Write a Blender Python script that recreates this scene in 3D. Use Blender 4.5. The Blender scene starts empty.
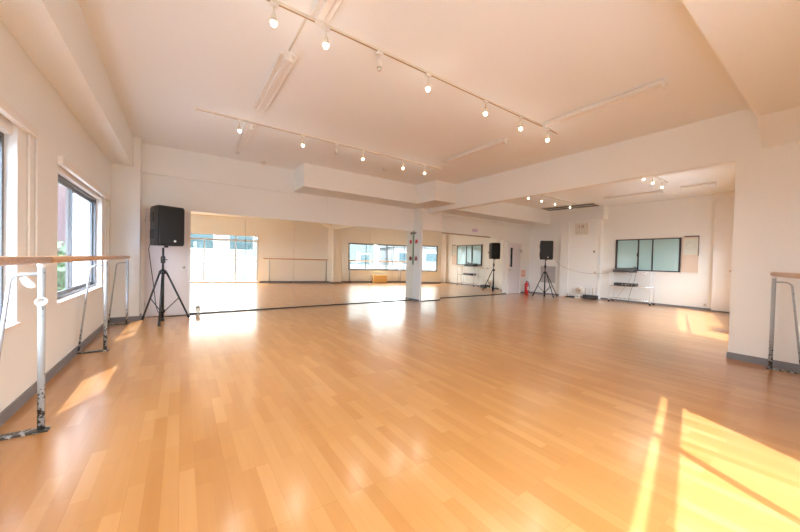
import bpy, bmesh, math, random
from mathutils import Vector, Matrix
random.seed(7)
C = bpy.context.scene.collection
PI = math.pi
V = Vector

# ------------------------------------------------------------------ materials
MATS = {}
def mat(name, col, rough=.5, metal=0., spec=.5, coat=0., coat_rough=.1, emis=None, emis_s=0., bump=0., bump_scale=40.):
    if name in MATS: return MATS[name]
    m = bpy.data.materials.new(name); m.use_nodes = True
    nt = m.node_tree; b = nt.nodes['Principled BSDF']
    b.inputs['Base Color'].default_value = (*col, 1); b.inputs['Roughness'].default_value = rough
    b.inputs['Metallic'].default_value = metal; b.inputs['Specular IOR Level'].default_value = spec
    b.inputs['Coat Weight'].default_value = coat; b.inputs['Coat Roughness'].default_value = coat_rough
    if emis: b.inputs['Emission Color'].default_value = (*emis, 1); b.inputs['Emission Strength'].default_value = emis_s
    # every material carries a little procedural variation
    tc = nt.nodes.new('ShaderNodeTexCoord'); nz = nt.nodes.new('ShaderNodeTexNoise'); nz.inputs['Scale'].default_value = bump_scale
    nz.inputs['Detail'].default_value = 3
    nt.links.new(tc.outputs['Object'], nz.inputs['Vector'])
    mx = nt.nodes.new('ShaderNodeMix'); mx.data_type = 'RGBA'
    mx.inputs[6].default_value = (*[c * .96 for c in col], 1); mx.inputs[7].default_value = (*[min(1, c * 1.04) for c in col], 1)
    nt.links.new(nz.outputs['Fac'], mx.inputs[0]); nt.links.new(mx.outputs[2], b.inputs['Base Color'])
    if bump:
        bp = nt.nodes.new('ShaderNodeBump'); bp.inputs['Strength'].default_value = bump; bp.inputs['Distance'].default_value = .01
        nt.links.new(nz.outputs['Fac'], bp.inputs['Height']); nt.links.new(bp.outputs['Normal'], b.inputs['Normal'])
    MATS[name] = m
    return m

WALL = mat('painted_wall', (.865, .875, .85), .6, bump=.03, bump_scale=60)
CEIL = mat('painted_ceiling', (.88, .895, .89), .75, bump=.02, bump_scale=80)
TRIM = mat('white_trim', (.84, .81, .77), .45)
DOORM = mat('lilac_door_paint', (.76, .72, .73), .45)
BASE = mat('grey_baseboard', (.20, .20, .215), .5)
ALU = mat('window_aluminium', (.17, .17, .17), .35, .6)
ALUL = mat('pale_aluminium', (.62, .62, .60), .35, .5)
DARKF = mat('dark_bronze_frame', (.035, .03, .03), .4, .3)
BLACK = mat('black_plastic', (.008, .008, .009), .45)
GRILLE = mat('speaker_grille', (.007, .0065, .006), .6, bump=.4, bump_scale=400)
STEEL = mat('stand_metal', (.035, .04, .045), .32, .5)
CHROME = mat('chrome', (.75, .75, .75), .2, 1.)
WHITEP = mat('white_plastic', (.82, .80, .76), .4)
WHITEM = mat('white_enamel', (.80, .82, .83), .3)
RED = mat('red_enamel', (.62, .04, .04), .3)
PINK = mat('salmon_sign', (.85, .38, .28), .5)
BROWN = mat('brown_trim', (.42, .26, .15), .5)
GREYP = mat('grey_panel', (.50, .47, .45), .5)
CREAM = mat('cream_metal', (.78, .73, .63), .45)
TEAL = mat('frosted_teal_glass', (.36, .56, .55), .25, 0, .5, coat=.3, coat_rough=.1)
PAPER = mat('printed_paper', (.72, .74, .66), .6)
BOARD = mat('beige_board', (.74, .60, .48), .6)
CORD = mat('white_cord', (.92, .91, .88), .6)
BCABLE = mat('black_cable', (.03, .03, .03), .5)
GCABLE = mat('grey_cable', (.42, .36, .30), .5)
YELW = mat('yellow_ply', (.72, .48, .20), .5)
CONC = mat('exterior_concrete', (.28, .28, .28), .8, bump=.1, bump_scale=5)
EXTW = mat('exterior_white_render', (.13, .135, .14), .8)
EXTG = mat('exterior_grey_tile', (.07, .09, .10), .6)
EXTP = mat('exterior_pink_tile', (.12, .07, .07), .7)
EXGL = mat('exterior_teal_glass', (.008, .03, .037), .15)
LEAF = mat('tree_leaf', (.07, .14, .06), .7)
BARK = mat('tree_bark', (.18, .12, .08), .8)
BULB = mat('warm_bulb', (1, .95, .85), .3, emis=(1., .80, .52), emis_s=14.)
BULBOFF = mat('unlit_bulb', (.72, .68, .60), .15)
ASPH = mat('street_asphalt', (.20, .20, .20), .85)

def wood_mat(name, a, b, sx, sy, sz, rough=.35):
    m = bpy.data.materials.new(name); m.use_nodes = True; nt = m.node_tree; bs = nt.nodes['Principled BSDF']
    tc = nt.nodes.new('ShaderNodeTexCoord'); mp = nt.nodes.new('ShaderNodeMapping'); mp.inputs['Scale'].default_value = (sx, sy, sz)
    nz = nt.nodes.new('ShaderNodeTexNoise'); nz.inputs['Scale'].default_value = 1; nz.inputs['Detail'].default_value = 5
    cr = nt.nodes.new('ShaderNodeValToRGB'); cr.color_ramp.elements[0].color = (*a, 1); cr.color_ramp.elements[1].color = (*b, 1)
    cr.color_ramp.elements[0].position = .35; cr.color_ramp.elements[1].position = .65
    nt.links.new(tc.outputs['Object'], mp.inputs[0]); nt.links.new(mp.outputs[0], nz.inputs['Vector'])
    nt.links.new(nz.outputs['Fac'], cr.inputs[0]); nt.links.new(cr.outputs[0], bs.inputs['Base Color'])
    bs.inputs['Roughness'].default_value = rough
    MATS[name] = m
    return m
RAILW = wood_mat('barre_beech', (.50, .28, .15), (.64, .40, .24), 40, 3, 40)

def scuffed_paint():
    m = bpy.data.materials.new('scuffed_stand_paint'); m.use_nodes = True; nt = m.node_tree; bs = nt.nodes['Principled BSDF']
    tc = nt.nodes.new('ShaderNodeTexCoord'); nz = nt.nodes.new('ShaderNodeTexNoise'); nz.inputs['Scale'].default_value = 45; nz.inputs['Detail'].default_value = 4
    sp = nt.nodes.new('ShaderNodeSeparateXYZ')
    mr = nt.nodes.new('ShaderNodeMapRange'); mr.inputs[1].default_value = .0; mr.inputs[2].default_value = .38; mr.inputs[3].default_value = .13; mr.inputs[4].default_value = -.12
    ad = nt.nodes.new('ShaderNodeMath'); ad.operation = 'ADD'
    cr = nt.nodes.new('ShaderNodeValToRGB'); cr.color_ramp.elements[0].color = (.42, .46, .49, 1); cr.color_ramp.elements[1].color = (.05, .045, .04, 1)
    cr.color_ramp.elements[0].position = .54; cr.color_ramp.elements[1].position = .58
    L = nt.links
    L.new(tc.outputs['Object'], nz.inputs['Vector']); L.new(tc.outputs['Object'], sp.inputs[0]); L.new(sp.outputs[2], mr.inputs[0])
    L.new(nz.outputs['Fac'], ad.inputs[0]); L.new(mr.outputs[0], ad.inputs[1]); L.new(ad.outputs[0], cr.inputs[0]); L.new(cr.outputs[0], bs.inputs['Base Color'])
    bs.inputs['Roughness'].default_value = .3
    MATS['scuffed_stand_paint'] = m
    return m
SCUFF = scuffed_paint()

def floor_material():
    m = bpy.data.materials.new('beech_strip_floor'); m.use_nodes = True; nt = m.node_tree; bs = nt.nodes['Principled BSDF']; L = nt.links
    N = nt.nodes.new
    tc = N('ShaderNodeTexCoord'); mp = N('ShaderNodeMapping'); mp.inputs['Rotation'].default_value = (0, 0, PI / 2)
    L.new(tc.outputs['Object'], mp.inputs[0])
    def brick(w, h, c1, c2, mort, off):
        b = N('ShaderNodeTexBrick'); b.inputs['Scale'].default_value = 1; b.inputs['Brick Width'].default_value = w; b.inputs['Row Height'].default_value = h
        b.inputs['Color1'].default_value = c1; b.inputs['Color2'].default_value = c2; b.inputs['Mortar'].default_value = (.5, .5, .5, 1)
        b.inputs['Mortar Size'].default_value = mort; b.inputs['Bias'].default_value = 0; b.offset = off; b.offset_frequency = 3
        b.inputs['Mortar Smooth'].default_value = 0
        L.new(mp.outputs[0], b.inputs['Vector']); return b
    b1 = brick(.44, .066, (0, 0, 0, 1), (1, 1, 1, 1), .0006, .37)
    b2 = brick(1.32, .198, (0, 0, 0, 1), (1, 1, 1, 1), .0012, .5)
    mp2 = N('ShaderNodeMapping'); mp2.inputs['Scale'].default_value = (34, 2.2, 1); L.new(tc.outputs['Object'], mp2.inputs[0])
    gr = N('ShaderNodeTexNoise'); gr.inputs['Scale'].default_value = 1; gr.inputs['Detail'].default_value = 5; L.new(mp2.outputs[0], gr.inputs['Vector'])
    m1 = N('ShaderNodeMath'); m1.operation = 'MULTIPLY_ADD'; m1.inputs[1].default_value = .50; L.new(b1.outputs['Color'], m1.inputs[0])
    m2 = N('ShaderNodeMath'); m2.operation = 'MULTIPLY'; m2.inputs[1].default_value = .18; L.new(b2.outputs['Color'], m2.inputs[0]); L.new(m2.outputs[0], m1.inputs[2])
    m3 = N('ShaderNodeMath'); m3.operation = 'MULTIPLY_ADD'; m3.inputs[1].default_value = .30; L.new(gr.outputs['Fac'], m3.inputs[0]); L.new(m1.outputs[0], m3.inputs[2])
    cr = N('ShaderNodeValToRGB'); e = cr.color_ramp.elements
    e[0].position = .08; e[0].color = (.405, .165, .036, 1); e[1].position = 1.; e[1].color = (.56, .285, .10, 1)
    x = cr.color_ramp.elements.new(.5); x.color = (.465, .21, .056, 1)
    L.new(m3.outputs[0], cr.inputs[0])
    mo = N('ShaderNodeMix'); mo.data_type = 'RGBA'; mo.blend_type = 'MULTIPLY'; mo.inputs[7].default_value = (.86, .80, .72, 1)
    mm = N('ShaderNodeMath'); mm.operation = 'MAXIMUM'; L.new(b1.outputs['Fac'], mm.inputs[0]); L.new(b2.outputs['Fac'], mm.inputs[1])
    L.new(mm.outputs[0], mo.inputs[0]); L.new(cr.outputs[0], mo.inputs[6]); L.new(mo.outputs[2], bs.inputs['Base Color'])
    bs.inputs['Roughness'].default_value = .30; bs.inputs['Specular IOR Level'].default_value = .5
    bs.inputs['Coat Weight'].default_value = .7; bs.inputs['Coat Roughness'].default_value = .17
    nz = N('ShaderNodeTexNoise'); nz.inputs['Scale'].default_value = 7; L.new(tc.outputs['Object'], nz.inputs['Vector'])
    bp = N('ShaderNodeBump'); bp.inputs['Strength'].default_value = .04; bp.inputs['Distance'].default_value = .01; L.new(nz.outputs['Fac'], bp.inputs['Height'])
    L.new(bp.outputs['Normal'], bs.inputs['Coat Normal'])
    return m
FLOORM = floor_material()

def glass_mat(name, tint, refl):
    m = bpy.data.materials.new(name); m.use_nodes = True; nt = m.node_tree; nt.nodes.clear()
    o = nt.nodes.new('ShaderNodeOutputMaterial'); mx = nt.nodes.new('ShaderNodeMixShader'); t = nt.nodes.new('ShaderNodeBsdfTransparent'); g = nt.nodes.new('ShaderNodeBsdfGlossy')
    lw = nt.nodes.new('ShaderNodeLayerWeight'); lw.inputs[0].default_value = .5
    pw = nt.nodes.new('ShaderNodeMath'); pw.operation = 'POWER'; pw.inputs[1].default_value = 4; nt.links.new(lw.outputs['Facing'], pw.inputs[0])
    fr = nt.nodes.new('ShaderNodeMath'); fr.operation = 'MULTIPLY_ADD'; fr.inputs[1].default_value = .6; fr.inputs[2].default_value = .05; nt.links.new(pw.outputs[0], fr.inputs[0])
    t.inputs[0].default_value = (*tint, 1); g.inputs['Roughness'].default_value = 0.0; g.inputs['Color'].default_value = (refl, refl, refl, 1)
    nt.links.new(fr.outputs[0], mx.inputs[0]); nt.links.new(t.outputs[0], mx.inputs[1]); nt.links.new(g.outputs[0], mx.inputs[2]); nt.links.new(mx.outputs[0], o.inputs[0])
    return m
GLASST = glass_mat('tinted_window_glass', (.87, .89, .91), .9)
GLASS = glass_mat('clear_window_glass', (.95, .97, .97), .9)

def mirror_mat():
    m = bpy.data.materials.new('silvered_mirror'); m.use_nodes = True; nt = m.node_tree; nt.nodes.clear()
    o = nt.nodes.new('ShaderNodeOutputMaterial'); g = nt.nodes.new('ShaderNodeBsdfGlossy'); g.inputs['Roughness'].default_value = 0.0
    g.inputs['Color'].default_value = (.95, .93, .84, 1); nt.links.new(g.outputs[0], o.inputs[0]); return m
MIRROR = mirror_mat()

# ------------------------------------------------------------------ mesh helpers
class MB:
    def __init__(s, M=None): s.b = bmesh.new(); s.M = M
    def _x(s, vs):
        if s.M is not None:
            for v in vs: v.co = s.M @ v.co
    def box(s, x0, y0, z0, x1, y1, z1, bev=0.):
        r = bmesh.ops.create_cube(s.b, size=1)['verts']
        for v in r: v.co = V(((x0 + x1) / 2 + v.co.x * (x1 - x0), (y0 + y1) / 2 + v.co.y * (y1 - y0), (z0 + z1) / 2 + v.co.z * (z1 - z0)))
        if bev:
            es = list({e for v in r for e in v.link_edges})
            res = bmesh.ops.bevel(s.b, geom=es, offset=bev, segments=2, affect='EDGES', profile=.5)
            r = list({v for f in res['faces'] for v in f.verts} | {v for v in r if v.is_valid})
        s._x(r); return s
    def prism(s, pts, z0, z1):
        n = len(pts); a = [s.b.verts.new((p[0], p[1], z0)) for p in pts]; c = [s.b.verts.new((p[0], p[1], z1)) for p in pts]
        s.b.faces.new(a[::-1]); s.b.faces.new(c)
        for i in range(n): s.b.faces.new((a[i], a[(i + 1) % n], c[(i + 1) % n], c[i]))
        s._x(a + c); return s
    def poly(s, prof, axis, t0, t1):
        # extrude a 2D profile along an axis: axis 'x': profile (y,z); 'y': profile (x,z)
        f = (lambda p, t: (t, p[0], p[1])) if axis == 'x' else (lambda p, t: (p[0], t, p[1]))
        n = len(prof); a = [s.b.verts.new(f(p, t0)) for p in prof]; c = [s.b.verts.new(f(p, t1)) for p in prof]
        s.b.faces.new(a); s.b.faces.new(c[::-1])
        for i in range(n): s.b.faces.new((a[i], c[i], c[(i + 1) % n], a[(i + 1) % n]))
        s._x(a + c); return s
    def tube(s, pts, r, n=10, r2=None):
        pts = [V(p) for p in pts]; rings = []; m = len(pts); up = None
        for i, p in enumerate(pts):
            d = (pts[min(i + 1, m - 1)] - pts[max(i - 1, 0)]).normalized()
            if up is None: up = V((0, 0, 1)) if abs(d.z) < .9 else V((1, 0, 0))
            x = d.cross(up).normalized(); y = x.cross(d).normalized(); up = y
            rr = r if r2 is None else r + (r2 - r) * i / (m - 1)
            rings.append([s.b.verts.new(p + (x * math.cos(2 * PI * k / n) + y * math.sin(2 * PI * k / n)) * rr) for k in range(n)])
        for a, c in zip(rings, rings[1:]):
            for k in range(n): s.b.faces.new((a[k], a[(k + 1) % n], c[(k + 1) % n], c[k])).smooth = True
        s.b.faces.new(rings[0][::-1]); s.b.faces.new(rings[-1])
        s._x([v for q in rings for v in q]); return s
    def lathe(s, prof, c=(0, 0, 0), axis=(0, 0, 1), n=20):
        ax = V(axis).normalized(); q = V((0, 0, 1)).rotation_difference(ax); c = V(c); rings = []
        for r, z in prof:
            rings.append([s.b.verts.new(c + q @ V((max(r, 1e-4) * math.cos(2 * PI * k / n), max(r, 1e-4) * math.sin(2 * PI * k / n), z))) for k in range(n)])
        for a, d in zip(rings, rings[1:]):
            for k in range(n): s.b.faces.new((a[k], a[(k + 1) % n], d[(k + 1) % n], d[k])).smooth = True
        s.b.faces.new(rings[0][::-1]); s.b.faces.new(rings[-1])
        s._x([v for q_ in rings for v in q_]); return s
    def obj(s, name, m, parent=None, kind=None):
        bmesh.ops.recalc_face_normals(s.b, faces=s.b.faces)
        me = bpy.data.meshes.new(name); s.b.to_mesh(me); s.b.free(); me.materials.append(m)
        o = bpy.data.objects.new(name, me); C.objects.link(o)
        if parent: o.parent = parent
        if kind: o['kind'] = kind
        return o

def tag(o, label, cat, group=None):
    o['label'] = label; o['category'] = cat
    if group: o['group'] = group
    return o
def thing(name, label, cat, loc=(0, 0, 0), rz=0, group=None):
    o = bpy.data.objects.new(name, None); C.objects.link(o); o.location = loc; o.rotation_euler = (0, 0, rz); o.empty_display_size = .1
    return tag(o, label, cat, group)
def arc(c, r, a0, a1, n, f): return [f(c, r, a0 + (a1 - a0) * i / n) for i in range(n + 1)]
def bez(p0, p1, p2, p3, n=14):
    p0, p1, p2, p3 = map(V, (p0, p1, p2, p3))
    return [p0 * (1 - t) ** 3 + p1 * 3 * t * (1 - t) ** 2 + p2 * 3 * t * t * (1 - t) + p3 * t ** 3 for t in [i / n for i in range(n + 1)]]

# ------------------------------------------------------------------ dimensions
XL, YB, XP, XR, ZC = -.934, 7.077, 5.535, 11.333, 3.011
FY0, FS = -1.025, .225                       # facade line: y = FY0 + FS*x
FANG = math.atan(FS)
FM = Matrix.Translation((0, FY0, 0)) @ Matrix.Rotation(FANG, 4, 'Z')    # facade frame: x = along, y = into the room
def fs(x): return x / math.cos(FANG)       # world x on the facade -> distance along
def fy(x): return FY0 + FS * x
# the right-hand bay's front wall is set out on a slightly different line
FMR = Matrix.Translation((0, -1.10, 0)) @ Matrix.Rotation(math.atan(.25), 4, 'Z')
def fsr(x): return x / math.cos(math.atan(.25))
def fyr(x): return -1.10 + .25 * x

# ------------------------------------------------------------------ shell
MB().prism([(-1.3, fy(-1.3) - .1), (11.7, fy(11.7) - .1), (11.7, 7.4), (-1.3, 7.4)], -.15, 0).obj('floor', FLOORM, kind='structure')
MB().prism([(-1.25, fy(-1.25) - .25), (11.6, fy(11.6) - .25), (11.6, 7.35), (-1.25, 7.35)], ZC, ZC + .2).obj('ceiling', CEIL, kind='structure')
W0 = (2.00, 3.29, .58, 2.0); W1 = (4.15, 6.08, .61, 1.96)
TL = .30; PY = .87
w = MB()
w.box(XL - TL, -1.7, 0, XL, 7.3, .58)
w.box(XL - TL, -1.7, 2.0, XL, 7.3, ZC)
w.box(XL - TL, -1.7, .58, XL, W0[0], 2.0); w.box(XL - TL, W0[1], .58, XL, W1[0], 2.0); w.box(XL - TL, W1[1], .58, XL, 7.3, 2.0)
w.box(XL - TL, W1[0], .58, XL, W1[1], W1[2]); w.box(XL - TL, W1[0], W1[3], XL, W1[1], 2.0)
w.obj('wall_left', WALL, kind='structure')
MB().box(XL, YB, 0, 11.6, YB + .2, ZC).obj('wall_back', WALL, kind='structure')
# facade: glass door opening x -.75..2.69, ribbon window x 6.45..10.5
T = .06
f = MB(FM)
gd0, gd1, gz = fs(-.72), fs(2.69), 1.99
rw0, rw1, rz0, rz1 = fsr(6.45), fsr(10.5), .60, 1.88
s0, s1 = fs(-1.3), fs(5.75)
f.box(s0, -T, gz, s1, 0, ZC)
f.box(s0, -T, 0, gd0, 0, gz); f.box(gd1, -T, 0, s1, 0, gz)
f.M = FMR; q0, q1 = fsr(5.7), fsr(11.6)
f.box(q0, -T, rz1, q1, 0, ZC); f.box(q0, -T, 0, rw0, 0, rz1); f.box(rw0, -T, 0, rw1, 0, rz0); f.box(rw1, -T, 0, q1, 0, rz1)
f.obj('wall_front', WALL, kind='structure')
MB().prism([(XR, fyr(XR)), (XR, 4.75), (11.25, 5.0), (10.86, YB), (10.86, YB + .1), (11.6, YB + .1), (11.6, fyr(11.6))], 0, ZC).obj('wall_right', WALL, kind='structure')
# pier at the end of the right-hand cross beam, cross beam, left beam, corner pillar
MB().prism([(XP, fy(XP)), (5.95, fy(5.95)), (5.95, PY), (XP, PY)], 0, ZC).obj('trim_1', WALL, kind='structure')
MB().box(XP, PY, 2.418, 5.68, 6.9, ZC).obj('trim_2', WALL, kind='structure')
MB().prism([(XL, -1.4), (-.67, -1.3), (-.67, 6.75), (XL, 6.75)], 2.53, ZC).obj('trim_3', WALL, kind='structure')
MB().box(XL, 6.75, 0, -.575, YB, ZC).obj('trim_4', WALL, kind='structure')
# boxed soffit on the back wall, turning towards the cross beam
s = MB()
s.box(2.0, 6.36, 2.55, 4.86, YB, ZC); s.box(4.86, 5.66, 2.54, XP, YB, ZC)
s.obj('trim_5', WALL, kind='structure')
MB().box(-.575, YB - .06, 2.508, 2.0, YB, ZC).obj('trim_6', WALL, kind='structure')
# soffit along back wall of the right-hand bay and shallow moulding under it
MB().box(5.95, 6.33, 2.54, 10.95, YB, ZC).obj('trim_7', WALL, kind='structure')
s = MB(); s.box(5.95, 7.00, 2.47, 10.9, YB, 2.54); s.box(6.3, 7.045, 2.39, 10.9, YB, 2.42); s.obj('trim_8', WALL, kind='structure')
# bulkhead above the shaft on the right wall
MB().prism([(10.92, 6.33), (11.02, 4.62), (XR, 4.62), (XR, 6.33)], 2.58, ZC).obj('trim_9', WALL, kind='structure')
# facade ceiling beam near the camera and its haunch
MB().prism([(XL + .0, fy(XL)), (XP, fy(XP)), (XP, .66), (XL, .66)], 2.75, ZC).obj('trim_10', WALL, kind='structure')
MB().poly([(5.1, 2.752), (XP, 2.752), (XP, 2.50)], 'y', fy(5.1), .66).obj('trim_11', WALL, kind='structure')
# shaft and pillars on the right wall
MB().prism([(10.98, 5.67), (11.12, 4.80), (XR, 4.80), (XR, 5.67)], 0, 2.58).obj('trim_12', WALL, kind='structure')
MB().prism([(10.93, 5.93), (10.965, 5.66), (XR, 5.66), (XR, 5.93)], 0, 2.58).obj('trim_13', WALL, kind='structure')
MB().box(11.17, 1.70, 0, XR, 2.09, ZC).obj('trim_14', TRIM, kind='structure')
# column standing at the mirror wall
MB().box(5.33, 6.73, 0, 6.06, YB, 2.56).obj('trim_15', WALL, kind='structure')
MB().box(5.31, 6.70, 2.36, 5.42, 6.80, 2.425).obj('trim_16', TRIM, kind='structure')
# flat white panels between mirror and soffit
s = MB(); s.box(.13, YB - .004, 1.93, 2.765, YB, 2.508); s.box(2.785, YB - .014, 1.93, 5.33, YB, 2.55); s.obj('trim_17', WALL, kind='structure')
MB().box(5.36, 6.712, 1.95, 6.06, 6.73, 2.45).obj('trim_18', TRIM, kind='structure')

# baseboards
def base(name, pts, h=.078, t=.012):
    m = MB()
    for (x0, y0, x1, y1) in pts:
        d = V((x1 - x0, y1 - y0, 0)); n = V((-d.y, d.x, 0)).normalized() * t
        m.prism([(x0, y0), (x1, y1), (x1 + n.x, y1 + n.y), (x0 + n.x, y0 + n.y)], 0, h)
    return m.obj(name, BASE, kind='structure')
base('baseboard_left', [(XL, 6.75, XL, fy(XL)), (-.575, 6.75, XL, 6.75), (-.575, YB, -.575, 6.75)])
base('baseboard_pier', [(XP, fy(XP), XP, PY), (XP, PY, 5.95, PY), (5.95, PY, 5.95, fyr(5.95))])
base('baseboard_right', [(XR, 2.09, XR, 4.75), (11.12, 4.80, 10.99, 5.60), (11.2, 5.27, 10.86, YB)], .05)
base('baseboard_front', [(2.75, fy(2.75), 5.52, fy(5.52)), (5.97, fyr(5.97), 11.2, fyr(11.2))])
base('baseboard_column', [(5.33, 6.73, 5.33, YB), (5.36, 6.73, 5.33, 6.73)][:0] + [(5.33, 6.73, 5.33, YB)], .05)
base('baseboard_pillar', [(11.17, 1.70, 11.17, 2.09), (11.17, 2.09, XR, 2.09)], .03)
base('baseboard_back', [(10.86, YB, 10.3, YB), (9.5, YB, 9.27, YB)], .05)
MB().box(.13, YB - .022, 0, 5.33, YB, .022).obj('trim_19', STEEL, kind='structure')
MB().box(6.06, YB - .022, 0, 9.27, YB, .022).obj('trim_20', STEEL, kind='structure')
MB().box(5.36, 6.708, 0, 6.06, 6.73, .022).obj('trim_21', STEEL, kind='structure')
MB().box(6.37, YB - .03, 1.945, 8.55, YB, 1.975).obj('trim_22', BROWN, kind='structure')

# ------------------------------------------------------------------ windows
def sliding_window(name, M, x0, x1, z0, z1, mulls, yf, frame_m, fw=.045, rail=.05, wide=(), mid=(), glass=None):
    """aluminium window in a frame of its own: x along wall, y depth"""
    r = MB(M); a, b = yf - .03, yf + .03
    r.box(x0, a, z0, x1, b, z0 + fw); r.box(x0, a, z1 - fw, x1, b, z1); r.box(x0, a, z0 + fw, x0 + fw, b, z1 - fw); r.box(x1 - fw, a, z0 + fw, x1, b, z1 - fw)
    root = r.obj(name, frame_m, kind='structure')
    edges = [x0 + fw] + list(mulls) + [x1 - fw]
    for i in range(len(edges) - 1):
        e0, e1 = edges[i], edges[i + 1]; yy = yf + (.012 if i % 2 else -.012); sw = .03
        s0_, s1_ = e0 - (.02 if i else 0), e1 + (.02 if i < len(edges) - 2 else 0)
        if i in wide: s1_ += .05
        m = MB(M)
        m.box(s0_, yy - .011, z0 + fw, s0_ + sw, yy + .011, z1 - fw); m.box(s1_ - sw, yy - .011, z0 + fw, s1_, yy + .011, z1 - fw)
        m.box(s0_ + sw, yy - .011, z0 + fw, s1_ - sw, yy + .011, z0 + fw + rail); m.box(s0_ + sw, yy - .011, z1 - fw - rail, s1_ - sw, yy + .011, z1 - fw)
        for q in mid: m.box(s0_ + sw, yy - .011, q, s1_ - sw, yy + .011, q + .05)
        so = m.obj('sash', frame_m, root)
        MB(M).box(s0_ + sw, yy - .003, z0 + fw + rail, s1_ - sw, yy + .003, z1 - fw - rail).obj('glass_pane', glass or GLASS, root)
    return root
LM = Matrix.Translation((XL, 0, 0)) @ Matrix.Rotation(PI / 2, 4, 'Z')     # x -> +y, y -> -x (outwards)
wn = sliding_window('window_1', LM, W0[0], W0[1], W0[2] + .03, 1.89, [2.12], .09, ALU, fw=.03, rail=.035, glass=GLASST)
MB(LM).box(W0[0], .02, 1.89, W0[1], .20, 2.0).obj('blind_box', TRIM, wn)
MB(LM).box(W0[0], -.02, W0[2], W0[1] , .06, W0[2] + .03).obj('window_sill', TRIM, wn)
MB(LM).box(W0[0], -.035, 1.955, W0[1] + .25, .0, 2.02).obj('window_trim', TRIM, wn)
wn = sliding_window('window_2', LM, W1[0], W1[1], W1[2] + .03, 1.86, [4.95], .09, ALU, fw=.03, rail=.035, glass=GLASST)
MB(LM).box(W1[0], .02, 1.86, W1[1], .20, 1.96).obj('blind_box', TRIM, wn)
MB(LM).box(W1[0], -.02, W1[2], W1[1], .06, W1[2] + .03).obj('window_sill', TRIM, wn)
MB(LM).box(W1[0] - .01, -.035, 1.90, W1[1] + .43, .0, 1.975).obj('window_trim', TRIM, wn)
w3 = sliding_window('window_3', FM, gd0, gd1, 0, 1.82, [fs(-.21), fs(.74), fs(1.84)], -.03, ALUL, fw=.03, rail=.03)
m = MB(FM); m.box(gd0, -.05, 1.82, gd0 + .03, -.01, gz); m.box(gd1 - .03, -.05, 1.82, gd1, -.01, gz); m.box(gd0, -.05, gz - .02, gd1, -.01, gz); m.box(gd0, -.05, 1.745, gd1, -.008, 1.82); m.box(fs(1.84), -.05, 1.82, fs(1.84) + .05, -.01, gz - .02); m.obj('transom_frame', ALUL, w3)
MB(FM).box(gd0 + .03, -.035, 1.82, gd1 - .03, -.029, gz - .02).obj('transom_glass', GLASS, w3)
wn = sliding_window('window_4', FMR, rw0, rw1, rz0, rz1, [fsr(7.28), fsr(8.27), fsr(9.19)], -.03, ALU, fw=.03, rail=.03, wide=(1,))
MB(FMR).box(rw0 - .02, -.04, rz0 - .03, rw1 + .02, .03, rz0).obj('window_sill', TRIM, wn)
# interior office window on the right wall (frosted)
RM = Matrix.Translation((XR, 0, 0)) @ Matrix.Rotation(PI / 2, 4, 'Z')     # x -> +y, y -> -x (into the room)
r = MB(RM)
y0, y1, z0, z1 = 2.765, 4.35, .965, 1.925
r.box(y0, 0, z0, y1, .05, z0 + .03); r.box(y0, 0, z1 - .03, y1, .05, z1); r.box(y0, 0, z0, y0 + .035, .05, z1); r.box(y1 - .045, 0, z0, y1, .05, z1)
wr = r.obj('window_5', DARKF, kind='structure')
for (a, b, d) in ((3.76, 4.305, .012), (3.41, 3.73, .02), (2.80, 3.38, .028)):
    MB(RM).box(a, d, z0 + .03, b, d + .006, z1 - .03).obj('glass_pane', TEAL, wr)
for a, wd in ((3.73, .035), (3.38, .03)): MB(RM).box(a, .008, z0 + .03, a + wd, .045, z1 - .03).obj('sash', DARKF, wr)
MB(RM).box(3.75, .045, 1.40, 3.775, .06, 1.50).obj('latch', BLACK, wr)
MB(RM).box(2.70, 0, 1.925, 4.40, .07, 1.955).obj('window_trim', TRIM, wr)
MB(RM).box(2.40, 0, .925, 4.42, .045, .963).obj('window_sill', TRIM, wr)

# ------------------------------------------------------------------ doors
d = MB(); d.box(-.53, YB - .03, .01, .10, YB - .002, 1.90, .004); dr = d.obj('door_1', DOORM, kind='structure')
m = MB(); m.box(-.575, YB - .05, 0, -.53, YB, 1.95); m.box(.10, YB - .04, 0, .13, YB, 1.95); m.box(-.53, YB - .05, 1.90, .10, YB, 1.95); m.obj('door_frame', TRIM, dr)
m = MB(); m.lathe([(.0, 0), (.022, .0), (.022, .01), (.01, .015), (.01, .035), (.024, .04), (.02, .06), (0, .065)], (.03, YB - .03, .88), (0, -1, 0), 14); m.obj('door_handle', CHROME, dr)
for z in (.2, 1.67): MB().lathe([(.008, 0), (.008, .09)], (-.53, YB - .042, z), n=10).obj('hinge', CHROME, dr)
d = MB(); d.box(9.55, YB - .03, .01, 10.25, YB - .002, 1.81, .004); dr = d.obj('door_2', DOORM, kind='structure')
m = MB(); m.box(9.50, YB - .05, 0, 9.55, YB, 1.86); m.box(10.25, YB - .05, 0, 10.30, YB, 1.86); m.box(9.55, YB - .05, 1.81, 10.25, YB, 1.86); m.obj('door_frame', TRIM, dr)
MB().box(9.67, YB - .035, .97, 9.78, YB - .028, 1.66).obj('slit_window', EXGL, dr)
m = MB(); m.lathe([(0, 0), (.025, 0), (.025, .012), (.01, .016), (.01, .05)], (9.62, YB - .03, .86), (0, -1, 0), 12); m.tube([(9.62, YB - .075, .86), (9.74, YB - .075, .86)], .009); m.obj('door_handle', CHROME, dr)
MB().box(9.60, YB - .045, 1.0, 9.64, YB - .03, 1.05).obj('lock', PINK, dr)
m = MB(); m.box(10.23, YB - .06, 1.5, 10.30, YB - .03, 1.62); m.tube([(10.0, YB - .06, 1.62), (10.25, YB - .05, 1.60)], .007); m.obj('door_closer', GREYP, dr)

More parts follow.
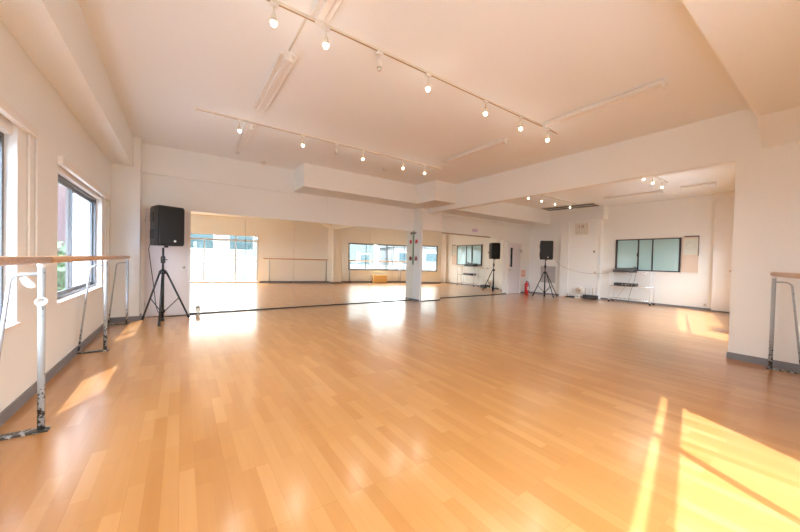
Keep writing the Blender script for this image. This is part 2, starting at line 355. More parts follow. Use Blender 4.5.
# ------------------------------------------------------------------ mirrors
mx = [.13, 1.06, 2.03, 2.99, 3.95, 4.64, 5.33]
names = ['leftmost large wall mirror panel beside the lilac door', 'second wall mirror panel from the lilac door, reflecting bright glass doors', 'third wall mirror panel from the lilac door, reflecting a plain wall',
         'fourth wall mirror panel from the lilac door, reflecting the ribbon window', 'fifth wall mirror panel from the lilac door, reflecting the ribbon window', 'wall mirror panel touching the left face of the column']
for i in range(6):
    o = MB().box(mx[i] + .002, YB - .016, .022, mx[i + 1] - .002, YB - .004, 1.925).obj('wall_mirror', MIRROR); tag(o, names[i], 'mirror', 'mirror panels on the back wall')
o = MB().box(5.372, 6.714, .022, 6.055, 6.726, 1.945).obj('wall_mirror', MIRROR); tag(o, 'mirror panel on the front of the white column', 'mirror', 'mirror panels on the back wall')
mx = [(6.07, 7.2, 1.94), (7.205, 8.55, 1.94), (8.555, 9.27, 1.90)]
nm = ['mirror panel right of the column under the brown trim', 'mirror panel reflecting the teal office window under the brown trim', 'narrow mirror panel beside the far door reflecting a speaker']
for (a, b, z), n_ in zip(mx, nm):
    o = MB().box(a, YB - .016, .022, b, YB - .004, z).obj('wall_mirror', MIRROR); tag(o, n_, 'mirror', 'mirror panels on the back wall')

# ------------------------------------------------------------------ ballet barres
def stand(root, lx):
    """lx: position along the rail (local x); local +y points to the wall"""
    m = MB(); m.tube([(lx, 0, .012), (lx, 0, 1.03)], .017, 14); p = m.obj('stand_pole', SCUFF, root)
    b = MB(); pts = [(lx, .0, .965), (lx, .075, .965)]
    pts += [(lx, .075 + .055 * math.sin(t), .91 + .055 * math.cos(t)) for t in [i * PI / 2 / 6 for i in range(1, 7)]]
    pts += [(lx, .215, .03)]
    b.tube(pts, .0095, 10); b.obj('brace', SCUFF, root)
    b = MB(); b.poly([(-.035, 0), (.232, 0), (.232, .008), (.215, .014), (-.01, .014), (-.035, .006)], 'x', lx - .03, lx + .03); b.obj('foot_plate', SCUFF, root)
    c = MB(); c.lathe([(.0175, 0), (.0195, .003), (.0195, .02), (.0175, .024)], (lx, 0, 1.005), n=14); c.obj('collar', WHITEM, root)
FOOT = mat('worn_steel_foot', (.16, .14, .125), .4, .5, bump_scale=30)
def barre(label, M_loc, rz, l0, l1, stands, cat='ballet barre', both=True):
    r = thing('ballet_barre', label, cat, M_loc, rz, 'ballet barres')
    m = MB(); m.tube([(l0 + .012, 0, 1.052), (l1 - .012, 0, 1.052)], .0235, 16)
    m.lathe([(.0235, 0), (.018, .012)], (l1 - .012, 0, 1.052), (1, 0, 0), 16); m.lathe([(.0235, 0), (.018, .012)], (l0 + .012, 0, 1.052), (-1, 0, 0), 16)
    m.obj('rail', RAILW, r)
    for q in stands: stand(r, q)
    return r
# left wall: local x -> +y world, +y -> -x
b1 = barre('nearest wooden barre on a white scuffed stand by the left wall', (-.70, 0, 0), PI / 2, 1.35, 2.915, [1.55, 2.82])
m = MB(); m.lathe([(.0, .012), (.018, .012), (.020, .024), (.026, .024), (.028, 0), (.022, -.012), (0, -.014)], (2.815, 0, .795), (-1, -.35, .3), n=24); m.obj('clamp_ring', WHITEM, b1)
barre('long wooden barre under the left window with white stands', (-.70, 0, 0), PI / 2, 2.925, 6.62, [4.80, 6.50])
# facade: local +y must point to the facade -> rotate by FANG+pi
def floc(s, off): p = FM @ V((s, off, 0)); return (p.x, p.y, 0)
sE = fs(5.45)
o = floc(5.656, .32)
barre('wooden barre along the front wall ending at the grey-based pier at right', o, FANG + PI, .0, 2.7, [.07, 2.45])
o = FMR @ V((fsr(9.3), .25, 0)); o = (o.x, o.y, 0)
barre('wooden barre in front of the right bay ribbon window', o, math.atan(.25) + PI, .0, 3.0, [.4, 2.9])

# ------------------------------------------------------------------ speakers
def tripod(label, loc, rz, feet, top, hub=.82):
    r = thing('speaker_stand', label, 'speaker stand', loc, rz, 'tripod speaker stands')
    MB().tube([(0, 0, .02), (0, 0, hub + .05)], .021, 14).obj('pole', STEEL, r)
    MB().tube([(0, 0, hub + .04), (0, 0, top - .001)], .016, 12).obj('inner_pole', STEEL, r)
    m = MB(); m.lathe([(.022, 0), (.032, .01), (.032, .10), (.024, .12)], (0, 0, hub + .14), n=14); m.tube([(0, 0, hub + .2), (.06, 0, hub + .2)], .009); m.obj('height_collar', BLACK, r)
    m = MB(); m.lathe([(.024, 0), (.05, .01), (.055, .05), (.03, .075)], (0, 0, hub - .04), n=16); m.obj('hub', BLACK, r)
    m = MB(); m.lathe([(.023, 0), (.036, .01), (.036, .05), (.023, .06)], (0, 0, .13), n=14); m.obj('lower_hub', BLACK, r)
    MB().lathe([(.026, 0), (.03, .02), (.022, .05)], (0, 0, 0), n=14).obj('pole_foot', BLACK, r)
    for a, L in feet:
        ca, sa = math.cos(a), math.sin(a)
        top_p = V((ca * .045, sa * .045, hub)); ft = V((ca * L, sa * L, .015))
        lg = MB().tube([top_p, ft + (top_p - ft).normalized() * .05], .0145, 10).obj('leg', STEEL, r)
        MB().tube([ft, ft + (top_p - ft).normalized() * .07], .019, 10).obj('rubber_foot', BLACK, lg)
        mid = top_p.lerp(ft, .55)
        MB().tube([V((ca * .03, sa * .03, .16)), mid], .0075, 8).obj('brace', STEEL, r)
    return r
def speaker(label, loc, rz, W=.36, H=.66, D=.33):
    """front faces local -y"""
    r = thing('loudspeaker', label, 'speaker', loc, rz, 'loudspeakers')
    m = MB(); hw = W / 2
    # cabinet narrower at the back
    prof = [(-hw, -D / 2), (hw, -D / 2), (hw, -D * .1), (hw * .85, D / 2), (-hw * .85, D / 2), (-hw, -D * .1)]
    for (z0, z1, k) in ((0, .02, .95), (.02, H - .025, 1.), (H - .025, H, .95)):
        m.prism([(x * k, y * k) for x, y in prof], z0, z1)
    cab = m.obj('cabinet', BLACK, r)
    g = MB(); g.box(-hw * .93, -D / 2 - .014, .03, hw * .93, -D / 2 - .001, H - .03, .006); g.obj('grille', GRILLE, r)
    for sx in (-1, 1):
        for z in (.10, H - .26):
            MB().box(sx * hw - .014 * (sx > 0) - .006, -D * .05, z, sx * hw + .014 * (sx < 0) + .006, D * .30, z + .16, .01).obj('side_grip', BLACK, r)
    MB().lathe([(0, 0), (.019, 0), (.017, .006), (0, .007)], (W * .12, -D / 2 - .013, .075), (0, -1, 0), 16).obj('badge', WHITEP, r)
    MB().lathe([(.03, 0), (.028, .03)], (0, 0, -.03), n=14).obj('pole_socket', BLACK, r)
    return r
PL = (-.255, 6.55, 0)
dirs = lambda pts, c: [(math.atan2(y - c[1], x - c[0]), math.hypot(x - c[0], y - c[1])) for x, y in pts]
tripod('black tripod stand by the left mirror edge holding a speaker', PL, 0, dirs([(-.53, 6.72), (-.275, 6.02), (.115, 6.63)], PL), 1.221)
SPL = speaker('black loudspeaker on the left tripod beside the lilac door', (-.215, 6.545, 1.252), math.radians(24), .375, .64, .37)
PR = (10.12, 5.99, 0)
tripod('black tripod stand near the fire extinguisher in the far corner', PR, 0, dirs([(9.80, 6.22), (10.47, 5.74), (10.0, 5.60)], PR), 1.224)
speaker('black loudspeaker on the far right tripod', (PR[0] + .03, PR[1], 1.255), math.radians(-56), .40, .63, .32)
o = MB().tube([(-.43, 6.74, 1.30)] + bez((-.46, 6.78, 1.2), (-.44, 6.76, 1.0), (-.40, 6.76, .7), (-.37, 6.76, .4)) + bez((-.36, 6.76, .3), (-.34, 6.78, .05), (-.27, 6.86, .01), (-.1, 6.92, .008)) + [(.1, 6.97, .008), (.2, 6.98, .008)], .006, 8).obj('power_cord', BCABLE, SPL)
o.matrix_parent_inverse = (Matrix.Translation(SPL.location) @ Matrix.Rotation(SPL.rotation_euler.z, 4, 'Z')).inverted()
# small plug / outlet on the floor by the mirror
r = thing('floor_outlet', 'small white outlet box standing on the floor at the mirror foot', 'outlet', (.26, 6.93, 0))
MB().box(-.035, -.02, .06, .035, .02, .13, .004).obj('socket_box', CREAM, r); MB().tube([(0, 0, 0), (0, 0, .06)], .008).obj('stem', CREAM, r)
MB().lathe([(.035, 0), (.03, .008)], (0, 0, 0), n=14).obj('foot', CREAM, r)

# ------------------------------------------------------------------ track lighting
def track(label, y, x0, x1):
    r = thing('light_track', label, 'light track', ((x0 + x1) / 2, y, ZC), 0, 'ceiling light tracks'); h = (x1 - x0) / 2
    MB().box(-h, -.013, -.02, h, .013, 0).obj('track_rail', CREAM, r)
    MB().box(-h, -.006, -.0215, h, .006, -.02).obj('slot', BROWN, r)
    MB().box(-h - .012, -.02, -.026, -h, .02, 0).obj('end_cap', WHITEP, r); MB().box(h, -.02, -.026, h + .012, .02, 0).obj('end_cap', WHITEP, r)
LIGHTS = []
def spot(label, x, y, lit=True, aim=0.):
    r = thing('track_spotlight', label, 'spotlight', (x, y, ZC - .024), 0, 'track spotlights')
    MB().box(-.03, -.014, -.022, .03, .014, 0, .003).obj('adapter', WHITEP, r)
    MB().tube([(0, 0, -.02), (0, 0, -.085)], .006, 8).obj('stem', CREAM, r)
    m = MB(); m.lathe([(.012, 0), (.017, -.006), (.019, -.03), (.030, -.062), (.027, -.062), (.012, -.03)], (0, 0, -.078), n=16); m.obj('lamp_holder', CREAM, r)
    b = MB(); b.lathe([(.004, 0), (.014, -.01), (.0205, -.026), (.018, -.038), (.009, -.046), (0, -.047)], (0, 0, -.124), n=16)
    b.obj('bulb', BULB if lit else BULBOFF, r)
    if lit: LIGHTS.append((x, y, ZC - .024 - .21))
track('long ceiling light track nearest the camera with seven spotlights', 2.515, .12, 4.44)
track('second ceiling light track, nearer the mirror wall', 4.91, .13, 4.33)
track('light track on the right bay ceiling, nearer the mirror wall', 5.0, 7.1, 10.1)
track('light track on the right bay ceiling, nearer the windows', 2.46, 6.9, 8.9)
ordn = ['leftmost', 'second from left', 'third from left', 'fourth from left', 'fifth from left', 'sixth from left', 'rightmost']
for i, (x, l) in enumerate([(.545, 1), (.95, 1), (1.46, 0), (2.03, 1), (2.90, 1), (3.58, 1), (4.20, 1)]):
    spot('%s %s on the light track nearest the camera' % (ordn[i], 'lit spotlight' if l else 'unlit spotlight'), x, 2.515, l)
for i, (x, l) in enumerate([(.64, 1), (1.52, 1), (2.07, 0), (2.56, 1), (3.41, 1), (3.93, 1)]):
    spot('%s %s on the second light track' % ((ordn[:5] + ordn[6:])[i], 'lit spotlight' if l else 'unlit spotlight'), x, 4.91, l)
for i, x in enumerate([7.55, 8.17, 8.85, 9.69]):
    spot('%s lit spotlight on the right bay track nearer the mirrors' % (ordn[:3] + ordn[6:])[i], x, 5.0)
for i, x in enumerate([7.55, 8.04, 8.6]):
    spot('%s lit spotlight on the right bay track nearer the windows' % ['left', 'middle', 'right'][i], x, 2.46)

# ------------------------------------------------------------------ fluorescent battens
def batten(label, x, y0, y1, w_=.075, z=ZC):
    r = thing('fluorescent_fixture', label, 'ceiling light', (x, (y0 + y1) / 2, z), 0, 'unlit fluorescent fixtures'); h = (y1 - y0) / 2
    MB().poly([(-w_ * .45, 0), (w_ * .45, 0), (w_, -.03), (w_ * .93, -.036), (w_ * .3, -.016), (w_ * .3, -.045), (-w_ * .3, -.045), (-w_ * .3, -.016), (-w_ * .93, -.036), (-w_, -.03)], 'y', -h, h).obj('reflector', TRIM, r)
    for sy in (-1, 1): MB().box(-.035, sy * h - .02 * (sy > 0), -.085, .035, sy * h + .02 * (sy < 0), -.04, .004).obj('lamp_socket', WHITEP, r)
    return r
batten('fluorescent fixture at the top edge of the photo, above the near track', .87, 1.2, 2.46)
batten('fluorescent fixture on the left between the two light tracks', .80, 3.04, 4.40)
batten('fluorescent fixture on the left just beyond the second track', .80, 4.98, 6.36)
batten('nearest fluorescent fixture at upper right of the ceiling', 4.03, 1.16, 2.47)
batten('fluorescent fixture right of centre between the two tracks', 4.06, 3.10, 4.46)
batten('thin fluorescent fixture on the right bay ceiling beyond the spotlights', 9.8, 2.78, 4.1, .05)
batten('short fluorescent fixture on the right bay ceiling near the windows', 9.7, 1.80, 2.42, .05)
o = MB().tube([(.79, 2.54, ZC - .008), (.79, 3.02, ZC - .008)], .007, 8).obj('ceiling_conduit', CREAM); tag(o, 'thin white conduit on the ceiling linking track and fixture', 'conduit')
for lab, x, y in (('round white smoke detector on the ceiling above the left mirrors', 1.33, 6.82), ('round white smoke detector near the boxed soffit', 3.45, 5.62)):
    r = thing('smoke_detector', lab, 'smoke detector', (x, y, ZC), 0, 'smoke detectors')
    MB().lathe([(.055, 0), (.055, -.012), (.05, -.016)], (0, 0, 0), n=24).obj('base_ring', WHITEP, r)
    MB().lathe([(.042, -.016), (.038, -.04), (.02, -.048), (0, -.048)], (0, 0, 0), n=24).obj('sensor_cap', CREAM, r)
# slot diffuser
r = thing('air_diffuser', 'long slotted air diffuser on the right bay ceiling', 'air vent', (10.52, 5.45, ZC), .13)
MB().box(-.36, -.82, -.012, .36, .82, 0).obj('frame', CREAM, r)
for x in (-.17, .17): MB().box(x - .12, -.79, -.016, x + .12, .79, -.012).obj('slot', DARKF, r)

# ------------------------------------------------------------------ blind cords
def cord(label, y, ztop, zb, wdt, xx):
    r = []
    r += [V((xx, y - wdt, ztop)), V((xx, y - wdt, zb + .06))] + [V((xx, y - wdt * math.cos(t), zb + .06 - .06 * math.sin(t))) for t in [i * PI / 8 for i in range(1, 8)]] + [V((xx, y + wdt, zb + .06)), V((xx, y + wdt, ztop))]
    o = MB().tube(r, .0075, 8).obj('blind_cord', CORD); tag(o, label, 'cord', 'looped blind cords'); return o
cord('white looped blind cord hanging beside the nearest left window', 3.52, 1.96, 1.0, .075, XL + .012)
cord('white looped blind cord at the far end of the second left window', 6.38, 1.91, 1.02, .10, XL + .012)
o = MB().tube(bez((-.775, 2.80, .945), (-.77, 2.80, .91), (-.75, 2.80, .885), (-.728, 2.80, .89)) + bez((-.728, 2.80, .90), (-.735, 2.80, .915), (-.75, 2.80, .925), (-.765, 2.80, .95)), .009, 8).obj('tied_cloth_strip', CORD); o.location = (0, 0, 0); tag(o, 'white cloth strip tied to the nearest barre stand', 'cloth strip')

# ------------------------------------------------------------------ column discs
o = MB().lathe([(0, 0), (.055, 0), (.055, .012), (.03, .016), (0, .016)], (5.33, 6.93, 1.64), (-1, 0, 0), 20).obj('wall_disc', RED); tag(o, 'small bright red round disc on the side of the column', 'sign')
o = MB().lathe([(0, 0), (.06, 0), (.06, .014), (.02, .03), (0, .03)], (5.33, 6.93, 1.17), (-1, 0, 0), 20).obj('wall_bell', mat('dark_red_bell', (.28, .08, .06), .4)); tag(o, 'dark red round bell low on the side of the column', 'alarm bell')
o = MB().tube([(5.322, 7.045, 1.96), (5.322, 7.045, 1.0)], .008, 8).obj('wall_cable', mat('green_cable', (.12, .30, .10), .5)); tag(o, 'green cable running down the column beside the mirror', 'cable')
r = thing('cable_box', 'small dark box high on the column side above the red disc', 'junction box', (5.33, 7.0, 1.84)); MB().box(-.03, -.06, 0, 0, .05, .07, .003).obj('box_body', GREYP, r); MB().box(-.034, -.04, .02, -.03, .03, .05).obj('cover', DARKF, r)

# ------------------------------------------------------------------ far end
r = thing('fire_extinguisher', 'red fire extinguisher standing on the floor in the far corner', 'fire extinguisher', (10.38, 6.84, 0))
MB().lathe([(.06, 0), (.07, .01), (.07, .34), (.055, .385), (.025, .405), (.02, .42)], (0, 0, .015), n=20).obj('tank', RED, r)
MB().box(-.045, -.073, .14, .045, -.06, .27, .003).obj('tank_label', WHITEP, r)
m = MB(); m.box(-.012, -.012, .43, .012, .012, .47); m.tube([(0, 0, .455), (-.08, -.02, .49)], .008); m.tube([(0, 0, .445), (-.08, -.02, .45)], .007); m.obj('valve_handle', BLACK, r)
MB().tube(bez((.01, -.02, .45), (.12, -.04, .45), (.11, -.06, .2), (.085, -.03, .08)), .009, 8).obj('hose', BLACK, r)
MB().lathe([(.085, 0), (.085, .014)], (0, 0, 0), n=20).obj('base_ring', RED, r)
r = thing('extinguisher_sign', 'salmon sign on a stand plate behind the fire extinguisher', 'sign', (10.47, YB - .005, .62))
MB().box(-.13, -.012, 0, .13, 0, .23, .003).obj('sign_plate', PINK, r)
m = MB(); m.box(-.10, -.015, .05, -.06, -.012, .20); m.box(.02, -.015, .05, .06, -.012, .20); m.obj('sign_mark', WHITEP, r)
o = MB().box(7.70, YB - .012, 2.09, 7.94, YB, 2.19, .003).obj('wall_sign', mat('pale_lilac_sign', (.66, .55, .74), .5)); tag(o, 'small pale lilac sign above the right mirrors', 'sign')
# panel behind the far speaker, lying on the skewed wall piece
ang = math.atan2(5.0 - YB, 11.25 - 10.86)
SW = Matrix.Translation((10.86, YB, 0)) @ Matrix.Rotation(ang, 4, 'Z')      # x along wall towards camera, y -> into wall (left of dir)
p = SW @ V((.70, 0, .73))
r = thing('wall_grille', 'grey square panel low on the wall behind the far speaker', 'wall panel', p, ang)
MB().box(-.26, -.018, -.30, .26, .0, .30, .004).obj('panel', GREYP, r)
m = MB()
for k in range(9): m.box(-.22, -.022, -.25 + k * .058, .22, -.018, -.24 + k * .058)
m.obj('louver', mat('grey_louver', (.42, .39, .37), .5), r)

# metal rack
r = thing('equipment_rack', 'thin white metal rack with casters under the teal window', 'rack', (11.0, 3.80, 0))
hx, hy = .15, .52
for sx in (-1, 1):
    for sy in (-1, 1):
        MB().tube([(sx * hx, sy * hy, .06), (sx * hx, sy * hy, .93)], .012, 10).obj('leg', WHITEM, r)
        c = MB(); c.lathe([(.025, -.012), (.025, .012)], (sx * hx, sy * hy, .0255), (1, 0, 0), 14); c.tube([(sx * hx, sy * hy, .03), (sx * hx, sy * hy, .065)], .008, 8); c.obj('caster', BLACK, r)
for z, nm_ in ((.12, 'shelf'), (.50, 'shelf'), (.91, 'shelf')):
    m = MB()
    for sx in (-1, 1): m.tube([(sx * hx, -hy, z), (sx * hx, hy, z)], .006, 8)
    for k in range(9): m.tube([(-hx, -hy + k * hy / 4, z), (hx, -hy + k * hy / 4, z)], .003, 6)
    if z != .12:
        for k in range(1, 6): m.tube([(-hx + k * .05, -hy, z), (-hx + k * .05, hy, z)], .002, 6)
    m.obj(nm_, CHROME, r)
r = thing('amplifier', 'slim black amplifier on the middle shelf of the rack', 'amplifier', (10.99, 3.93, .507))
MB().box(-.14, -.27, .006, .13, .27, .085, .005).obj('case', BLACK, r); m = MB()
for k in range(4): m.lathe([(.012, 0), (.011, .012)], (-.14, -.2 + k * .08, .045), (-1, 0, 0), 12)
m.obj('knob', GREYP, r); MB().box(-.1, -.2, 0, .1, .2, .006).obj('foot', BLACK, r)
r = thing('audio_mixer', 'dark sloped audio mixer on top of the rack', 'audio mixer', (10.99, 3.97, .917))
MB().poly([(-.14, 0), (.14, 0), (.14, .13), (.10, .13), (-.14, .045)], 'y', -.27, .27).obj('console', mat('blue_black_case', (.03, .035, .05), .35), r)
m = MB()
for i in range(10):
    for k in range(3): m.lathe([(.008, 0), (.007, .014)], (-.10 + k * .07, -.23 + i * .05, .045 + (.04 + k * .07) * .35), (-.33, 0, 1), 8)
m.obj('knobs', GREYP, r)
r = thing('microphone', 'small microphone lying on the dark mixer', 'microphone', (11.06, 3.75, 1.05), .8)
MB().tube([(-.08, 0, .02), (.05, 0, .03)], .011, 10, .014).obj('handle', BLACK, r); MB().lathe([(0, -.025), (.018, -.02), (.026, 0), (.018, .02), (0, .026)], (.07, 0, .033), (1, 0, .1), 14).obj('mic_head', GREYP, r)
o = MB().tube(bez((10.82, 3.72, .99), (10.80, 3.70, .7), (10.80, 3.95, .4), (10.80, 4.15, .02)) , .004, 8).obj('signal_cable', GCABLE); tag(o, 'thin cable slanting from the mixer to the floor behind the rack', 'cable')
o = MB().tube(bez((10.81, 3.62, .97), (10.78, 3.60, .75), (10.79, 3.72, .5), (10.79, 3.80, .02)), .004, 8).obj('signal_cable', BCABLE); tag(o, 'dark cable hanging steeply from the mixer past the amplifier', 'cable')
o = MB().tube(bez((10.40, 5.84, 1.27), (10.60, 5.70, .98), (10.90, 5.3, .78), (10.95, 4.6, .85), 24) + bez((10.95, 4.55, .86), (10.96, 4.4, .87), (10.97, 4.34, .92), (10.98, 4.27, 1.0), 6), .0055, 8).obj('speaker_cable', GCABLE); tag(o, 'long cable drooping from the far speaker to the rack', 'cable')

# board with paper right of the window
r = thing('notice_board', 'beige notice board with dark edge right of the teal window', 'notice board', (XR, 2.575, .97), 0)
MB().box(-.02, -.17, 0, 0, .17, .98, .002).obj('board', BOARD, r)
m = MB(); m.box(-.028, -.17, .965, 0, .17, .99); m.box(-.028, -.175, .45, 0, -.165, .99); m.obj('edge_frame', DARKF, r)
pp = MB().box(-.024, -.15, .48, -.02, .14, .93).obj('paper_sheet', PAPER, r)
m = MB()
for k, rr in enumerate((.115, .085, .055)):
    m.tube([(-.025, -.005 + rr * math.cos(t), .73 + rr * math.sin(t) * 1.1) for t in [i * 2 * PI / 28 for i in range(29)]], .0025, 6)
for k in range(12): t = k * PI / 6; m.tube([(-.025, -.005 + .055 * math.cos(t), .73 + .06 * math.sin(t)), (-.025, -.005 + .115 * math.cos(t), .73 + .127 * math.sin(t))], .002, 5)
m.obj('printed_circle', mat('grey_print', (.45, .50, .47), .6), pp)
# control box high on the shaft
shaft_ang = math.atan2(4.80 - 5.60, 11.12 - 10.99)
p = V((10.99, 5.60, 0)).lerp(V((11.12, 4.80, 0)), .42)
r = thing('control_box', 'pale control box with small dark marks high on the shaft', 'control box', (p.x, p.y, 2.12), shaft_ang)
MB().box(-.22, -.05, 0, .20, 0, .38, .006).obj('box_body', CREAM, r)
m = MB(); m.box(-.09, -.054, .22, -.07, -.05, .31); m.box(-.01, -.054, .21, .01, -.05, .32); m.box(.03, -.054, .22, .05, -.05, .32); m.obj('gauge', BROWN, r)
m = MB()
for x in (-.13, -.02, .10): m.lathe([(.018, 0), (.016, .01)], (x, -.05, .08), (0, -1, 0), 12)
m.obj('button', GREYP, r)
for lab, t, z in (('small dark switch on the shaft at window height', .88, 1.55), ('small beige outlet on the shaft above the floor equipment', .93, .86)):
    p = V((10.99, 5.60, 0)).lerp(V((11.12, 4.80, 0)), t)
    r = thing('wall_switch', lab, 'switch', (p.x, p.y, z), shaft_ang); MB().box(-.035, -.012, -.05, .035, 0, .05, .003).obj('plate', CREAM, r); MB().box(-.02, -.018, -.025, .02, -.012, .025).obj('rocker', DARKF if z > 1 else GREYP, r)
r = thing('wall_outlet', 'small outlet low on the wall left of the sunlit pillar', 'outlet', (XR, 2.24, .13)); MB().box(-.01, -.035, -.05, 0, .035, .05, .002).obj('plate', CREAM, r); MB().box(-.013, -.015, -.02, -.01, .015, .02).obj('socket', GREYP, r)

# floor equipment
r = thing('wireless_receiver', 'black box with four upright rods on the floor by the shaft', 'receiver', (10.96, 4.90, 0), shaft_ang)
MB().box(-.19, -.13, .01, .20, .10, .13, .008).obj('case', BLACK, r)
for k in range(4): MB().tube([(-.15 + k * .1, .02, .12), (-.15 + k * .1, .02, .36)], .007, 8).obj('antenna', GREYP if k % 2 else BROWN, r)
MB().box(-.16, -.1, 0, .16, .08, .01).obj('foot', BLACK, r)
MB().box(-.16, -.134, .04, .16, -.13, .10).obj('front_panel', DARKF, r)
r = thing('desk_fan', 'small round cream fan on the floor beside the black box', 'fan', (10.90, 5.22, 0), shaft_ang)
MB().lathe([(.085, 0), (.08, .015), (.02, .03), (.013, .2)], (0, 0, 0), n=20).obj('fan_base', CREAM, r)
MB().lathe([(0, -.05), (.05, -.045), (.10, -.01), (.115, .0), (.10, .012), (.03, .03), (0, .03)], (0, 0, .25), (0, -1, .15), 24).obj('fan_housing', CREAM, r)
m = MB()
for rr in (.04, .07, .10): m.tube([(rr * math.cos(t), -.045, .25 + rr * math.sin(t)) for t in [i * 2 * PI / 20 for i in range(21)]], .003, 5)
m.lathe([(.03, 0), (.025, .02)], (0, -.03, .25), (0, -1, 0), 12); m.obj('fan_guard', BROWN, r)
r = thing('power_strip', 'black power strip with plugs on the floor left of the fan', 'power strip', (10.86, 5.48, 0), shaft_ang)
MB().box(-.16, -.03, 0, .16, .03, .04, .004).obj('strip_body', BLACK, r)
for x in (-.11, -.04): MB().box(x - .018, -.016, .04, x + .018, .016, .12, .003).obj('plug', GREYP, r)
r = thing('foam_block', 'small pale block on the floor beneath the fan', 'block', (10.72, 5.24, 0), shaft_ang); MB().box(-.035, -.03, 0, .035, .03, .06, .005).obj('block_body', CREAM, r)

# bench box by the ribbon window (seen in the mirror)
c = FMR @ V((fsr(7.9), .19, 0))
r = thing('storage_box', 'low yellow plywood box below the right bay window', 'box', c, FANG)
MB().box(-.33, -.14, .02, .33, .14, .36, .004).obj('box_body', YELW, r); MB().box(-.35, -.15, .36, .35, .15, .385, .004).obj('lid', YELW, r)
MB().box(-.31, -.12, 0, .31, .12, .02).obj('plinth', DARKF, r)

# ------------------------------------------------------------------ outside
MB().box(-90, -90, -4.2, 90, 90, -4.0).obj('street_ground', ASPH, kind='structure')
o = MB(FM).box(fs(-3), -2.6, -.3, fs(14), -T - .0, -.06).obj('balcony_slab', CONC, kind='structure')
o = MB(FM).box(fs(-3), -2.6, -.06, fs(14), -2.45, .82).obj('balcony_parapet', mat('parapet_paint', (.22, .23, .24), .7), kind='structure')
r = thing('barre_standin_rail', 'added rail, standing in for a barre, on top of the white balcony parapet', 'railing', floc(fs(5), -2.52), FANG)  # rail added outside, standing in for a barre at the doors without its shadow
r.location.z = .82
MB().tube([(-7.5, 0, .20), (8, 0, .20)], .035, 8).obj('top_rail', BROWN, r)
for k in range(11): MB().tube([(-7.4 + k * 1.5, 0, 0), (-7.4 + k * 1.5, 0, .20)], .015, 8).obj('post', ALUL, r)
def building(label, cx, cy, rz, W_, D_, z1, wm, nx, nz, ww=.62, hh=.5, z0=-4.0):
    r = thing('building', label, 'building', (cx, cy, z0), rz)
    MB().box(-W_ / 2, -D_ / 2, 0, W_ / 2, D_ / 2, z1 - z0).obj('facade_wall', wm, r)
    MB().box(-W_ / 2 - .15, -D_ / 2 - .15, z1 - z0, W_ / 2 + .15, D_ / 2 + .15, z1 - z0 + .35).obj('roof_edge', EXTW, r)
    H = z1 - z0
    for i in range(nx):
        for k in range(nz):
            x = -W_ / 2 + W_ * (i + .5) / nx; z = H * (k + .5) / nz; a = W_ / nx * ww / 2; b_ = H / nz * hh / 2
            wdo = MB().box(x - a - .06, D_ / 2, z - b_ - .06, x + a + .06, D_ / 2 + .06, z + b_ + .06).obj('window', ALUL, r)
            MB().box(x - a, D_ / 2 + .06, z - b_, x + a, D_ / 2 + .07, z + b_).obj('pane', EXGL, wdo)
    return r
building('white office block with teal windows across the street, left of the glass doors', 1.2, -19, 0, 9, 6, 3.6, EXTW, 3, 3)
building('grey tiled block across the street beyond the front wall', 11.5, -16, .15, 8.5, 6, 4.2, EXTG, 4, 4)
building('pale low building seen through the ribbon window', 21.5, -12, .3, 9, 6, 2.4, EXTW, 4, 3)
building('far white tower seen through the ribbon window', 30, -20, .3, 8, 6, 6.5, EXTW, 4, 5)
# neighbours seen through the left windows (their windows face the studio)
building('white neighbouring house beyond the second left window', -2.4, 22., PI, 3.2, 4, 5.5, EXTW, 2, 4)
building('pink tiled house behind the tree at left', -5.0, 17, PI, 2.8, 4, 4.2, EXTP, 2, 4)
def tree(label, x, y, h, R_, n):
    r = thing('tree', label, 'tree', (x, y, -4.0))
    m = MB(); m.tube([(0, 0, 0), (.1, .05, h * .5), (.05, 0, h * .8)], .13, 8, .05)
    for k in range(6): a = k * 1.1; m.tube([(.08, .03, h * (.45 + .05 * k)), (math.cos(a) * R_ * .6, math.sin(a) * R_ * .6, h * (.6 + .05 * k))], .04, 6, .015)
    m.obj('trunk', BARK, r)
    m = MB(); rnd = random.Random(3)
    for k in range(n):
        d_ = V((rnd.gauss(0, 1), rnd.gauss(0, 1), rnd.gauss(0, 1))).normalized() * R_ * rnd.uniform(.35, 1) ; c_ = V((d_.x, d_.y, h * .78 + d_.z * 1.2)); s_ = rnd.uniform(.10, .20)
        u = V((rnd.gauss(0, 1), rnd.gauss(0, 1), rnd.gauss(0, 1))).normalized(); v_ = u.orthogonal().normalized()
        vs = [m.b.verts.new(c_ + q) for q in (u * s_, v_ * s_ * .5, -u * s_, -v_ * s_ * .5)]; m.b.faces.new(vs)
    m.obj('foliage', LEAF, r)
tree('leafy green tree outside the second left window', -2.55, 12.2, 5.4, .95, 1300)

# ------------------------------------------------------------------ light
def add_light(name, typ, loc, **kw):
    l = bpy.data.lights.new(name, typ)
    for k, v in kw.items(): setattr(l, k, v)
    o = bpy.data.objects.new(name, l); o.location = loc; C.objects.link(o); return o
az, el = math.radians(27.3), math.radians(51.5)
sun_dir = V((math.sin(az) * math.cos(el), math.cos(az) * math.cos(el), -math.sin(el)))
s = add_light('sun', 'SUN', (0, -10, 12), energy=8.5, color=(.88, .94, 1.2), angle=math.radians(.6))
s.rotation_euler = sun_dir.to_track_quat('-Z', 'Y').to_euler()
for i, (x, y, z) in enumerate(LIGHTS):
    add_light('spotlight_bulb_light', 'SPOT', (x, y, z - .01), energy=8., color=(1., .95, .88), shadow_soft_size=.07, spot_size=math.radians(150), spot_blend=.9)
    add_light('spotlight_bulb_glow', 'POINT', (x, y, z - .03), energy=.28, color=(1., .95, .88), shadow_soft_size=.05)
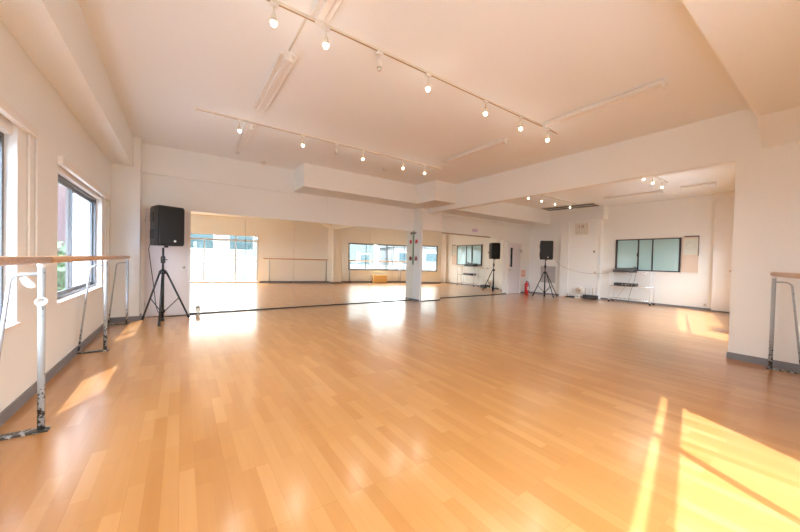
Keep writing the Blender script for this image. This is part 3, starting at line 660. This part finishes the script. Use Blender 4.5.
wd = bpy.data.worlds.new('sky'); bpy.context.scene.world = wd; wd.use_nodes = True; nt = wd.node_tree
bg = nt.nodes['Background']; tc = nt.nodes.new('ShaderNodeTexCoord'); nz = nt.nodes.new('ShaderNodeTexNoise'); nz.inputs['Scale'].default_value = 2.2; nz.inputs['Detail'].default_value = 6
cr = nt.nodes.new('ShaderNodeValToRGB'); cr.color_ramp.elements[0].color = (.50, .72, 1., 1); cr.color_ramp.elements[0].position = .38; cr.color_ramp.elements[1].color = (1, 1, 1, 1); cr.color_ramp.elements[1].position = .58
nt.links.new(tc.outputs['Generated'], nz.inputs['Vector']); nt.links.new(nz.outputs['Fac'], cr.inputs[0]); nt.links.new(cr.outputs[0], bg.inputs['Color'])
bg.inputs['Strength'].default_value = 10.8
def portal(M, x0, x1, z0, z1, y, flip):
    o = add_light('window_portal', 'AREA', (0, 0, 0), shape='RECTANGLE', size=x1 - x0, size_y=z1 - z0); o.data.cycles.is_portal = True
    c_ = M @ V(((x0 + x1) / 2, y, (z0 + z1) / 2)); n = (M.to_3x3() @ V((0, 1, 0))) * flip
    o.location = c_; o.rotation_euler = n.to_track_quat('-Z', 'Y').to_euler()
portal(FM, gd0, gd1, 0, gz, -T - .01, 1); portal(FMR, rw0, rw1, rz0, rz1, -T - .01, 1)
portal(LM, W0[0], W0[1], W0[2], W0[3], TL + .01, -1); portal(LM, W1[0], W1[1], W1[2], W1[3], TL + .01, -1)

# ------------------------------------------------------------------ camera
R_ = [[0.822372, -0.568426, 0.024407], [-0.010422, 0.027842, 0.999558], [-0.568855, -0.822263, 0.016972]]
cd = bpy.data.cameras.new('camera'); co = bpy.data.objects.new('camera', cd); C.objects.link(co)
cd.sensor_width = 36; cd.lens = 315.672 / 800 * 36; cd.clip_start = .02; cd.clip_end = 300
co.matrix_world = Matrix(((R_[0][0], R_[1][0], R_[2][0], 0), (R_[0][1], R_[1][1], R_[2][1], 0), (R_[0][2], R_[1][2], R_[2][2], 1.1), (0, 0, 0, 1)))
sc = bpy.context.scene; sc.camera = co
sc.view_settings.view_transform = 'Standard'; sc.view_settings.look = 'None'; sc.view_settings.gamma = 1; sc.view_settings.exposure = .93
sc.view_settings.use_curve_mapping = False
cy = sc.cycles
cy.max_bounces = 14; cy.diffuse_bounces = 8; cy.glossy_bounces = 6; cy.transparent_max_bounces = 16; cy.caustics_reflective = False; cy.caustics_refractive = False
cy.sample_clamp_indirect = 6; cy.use_denoising = True; cy.blur_glossy = .3
try: cy.denoiser = 'OPENIMAGEDENOISE'
except Exception: pass
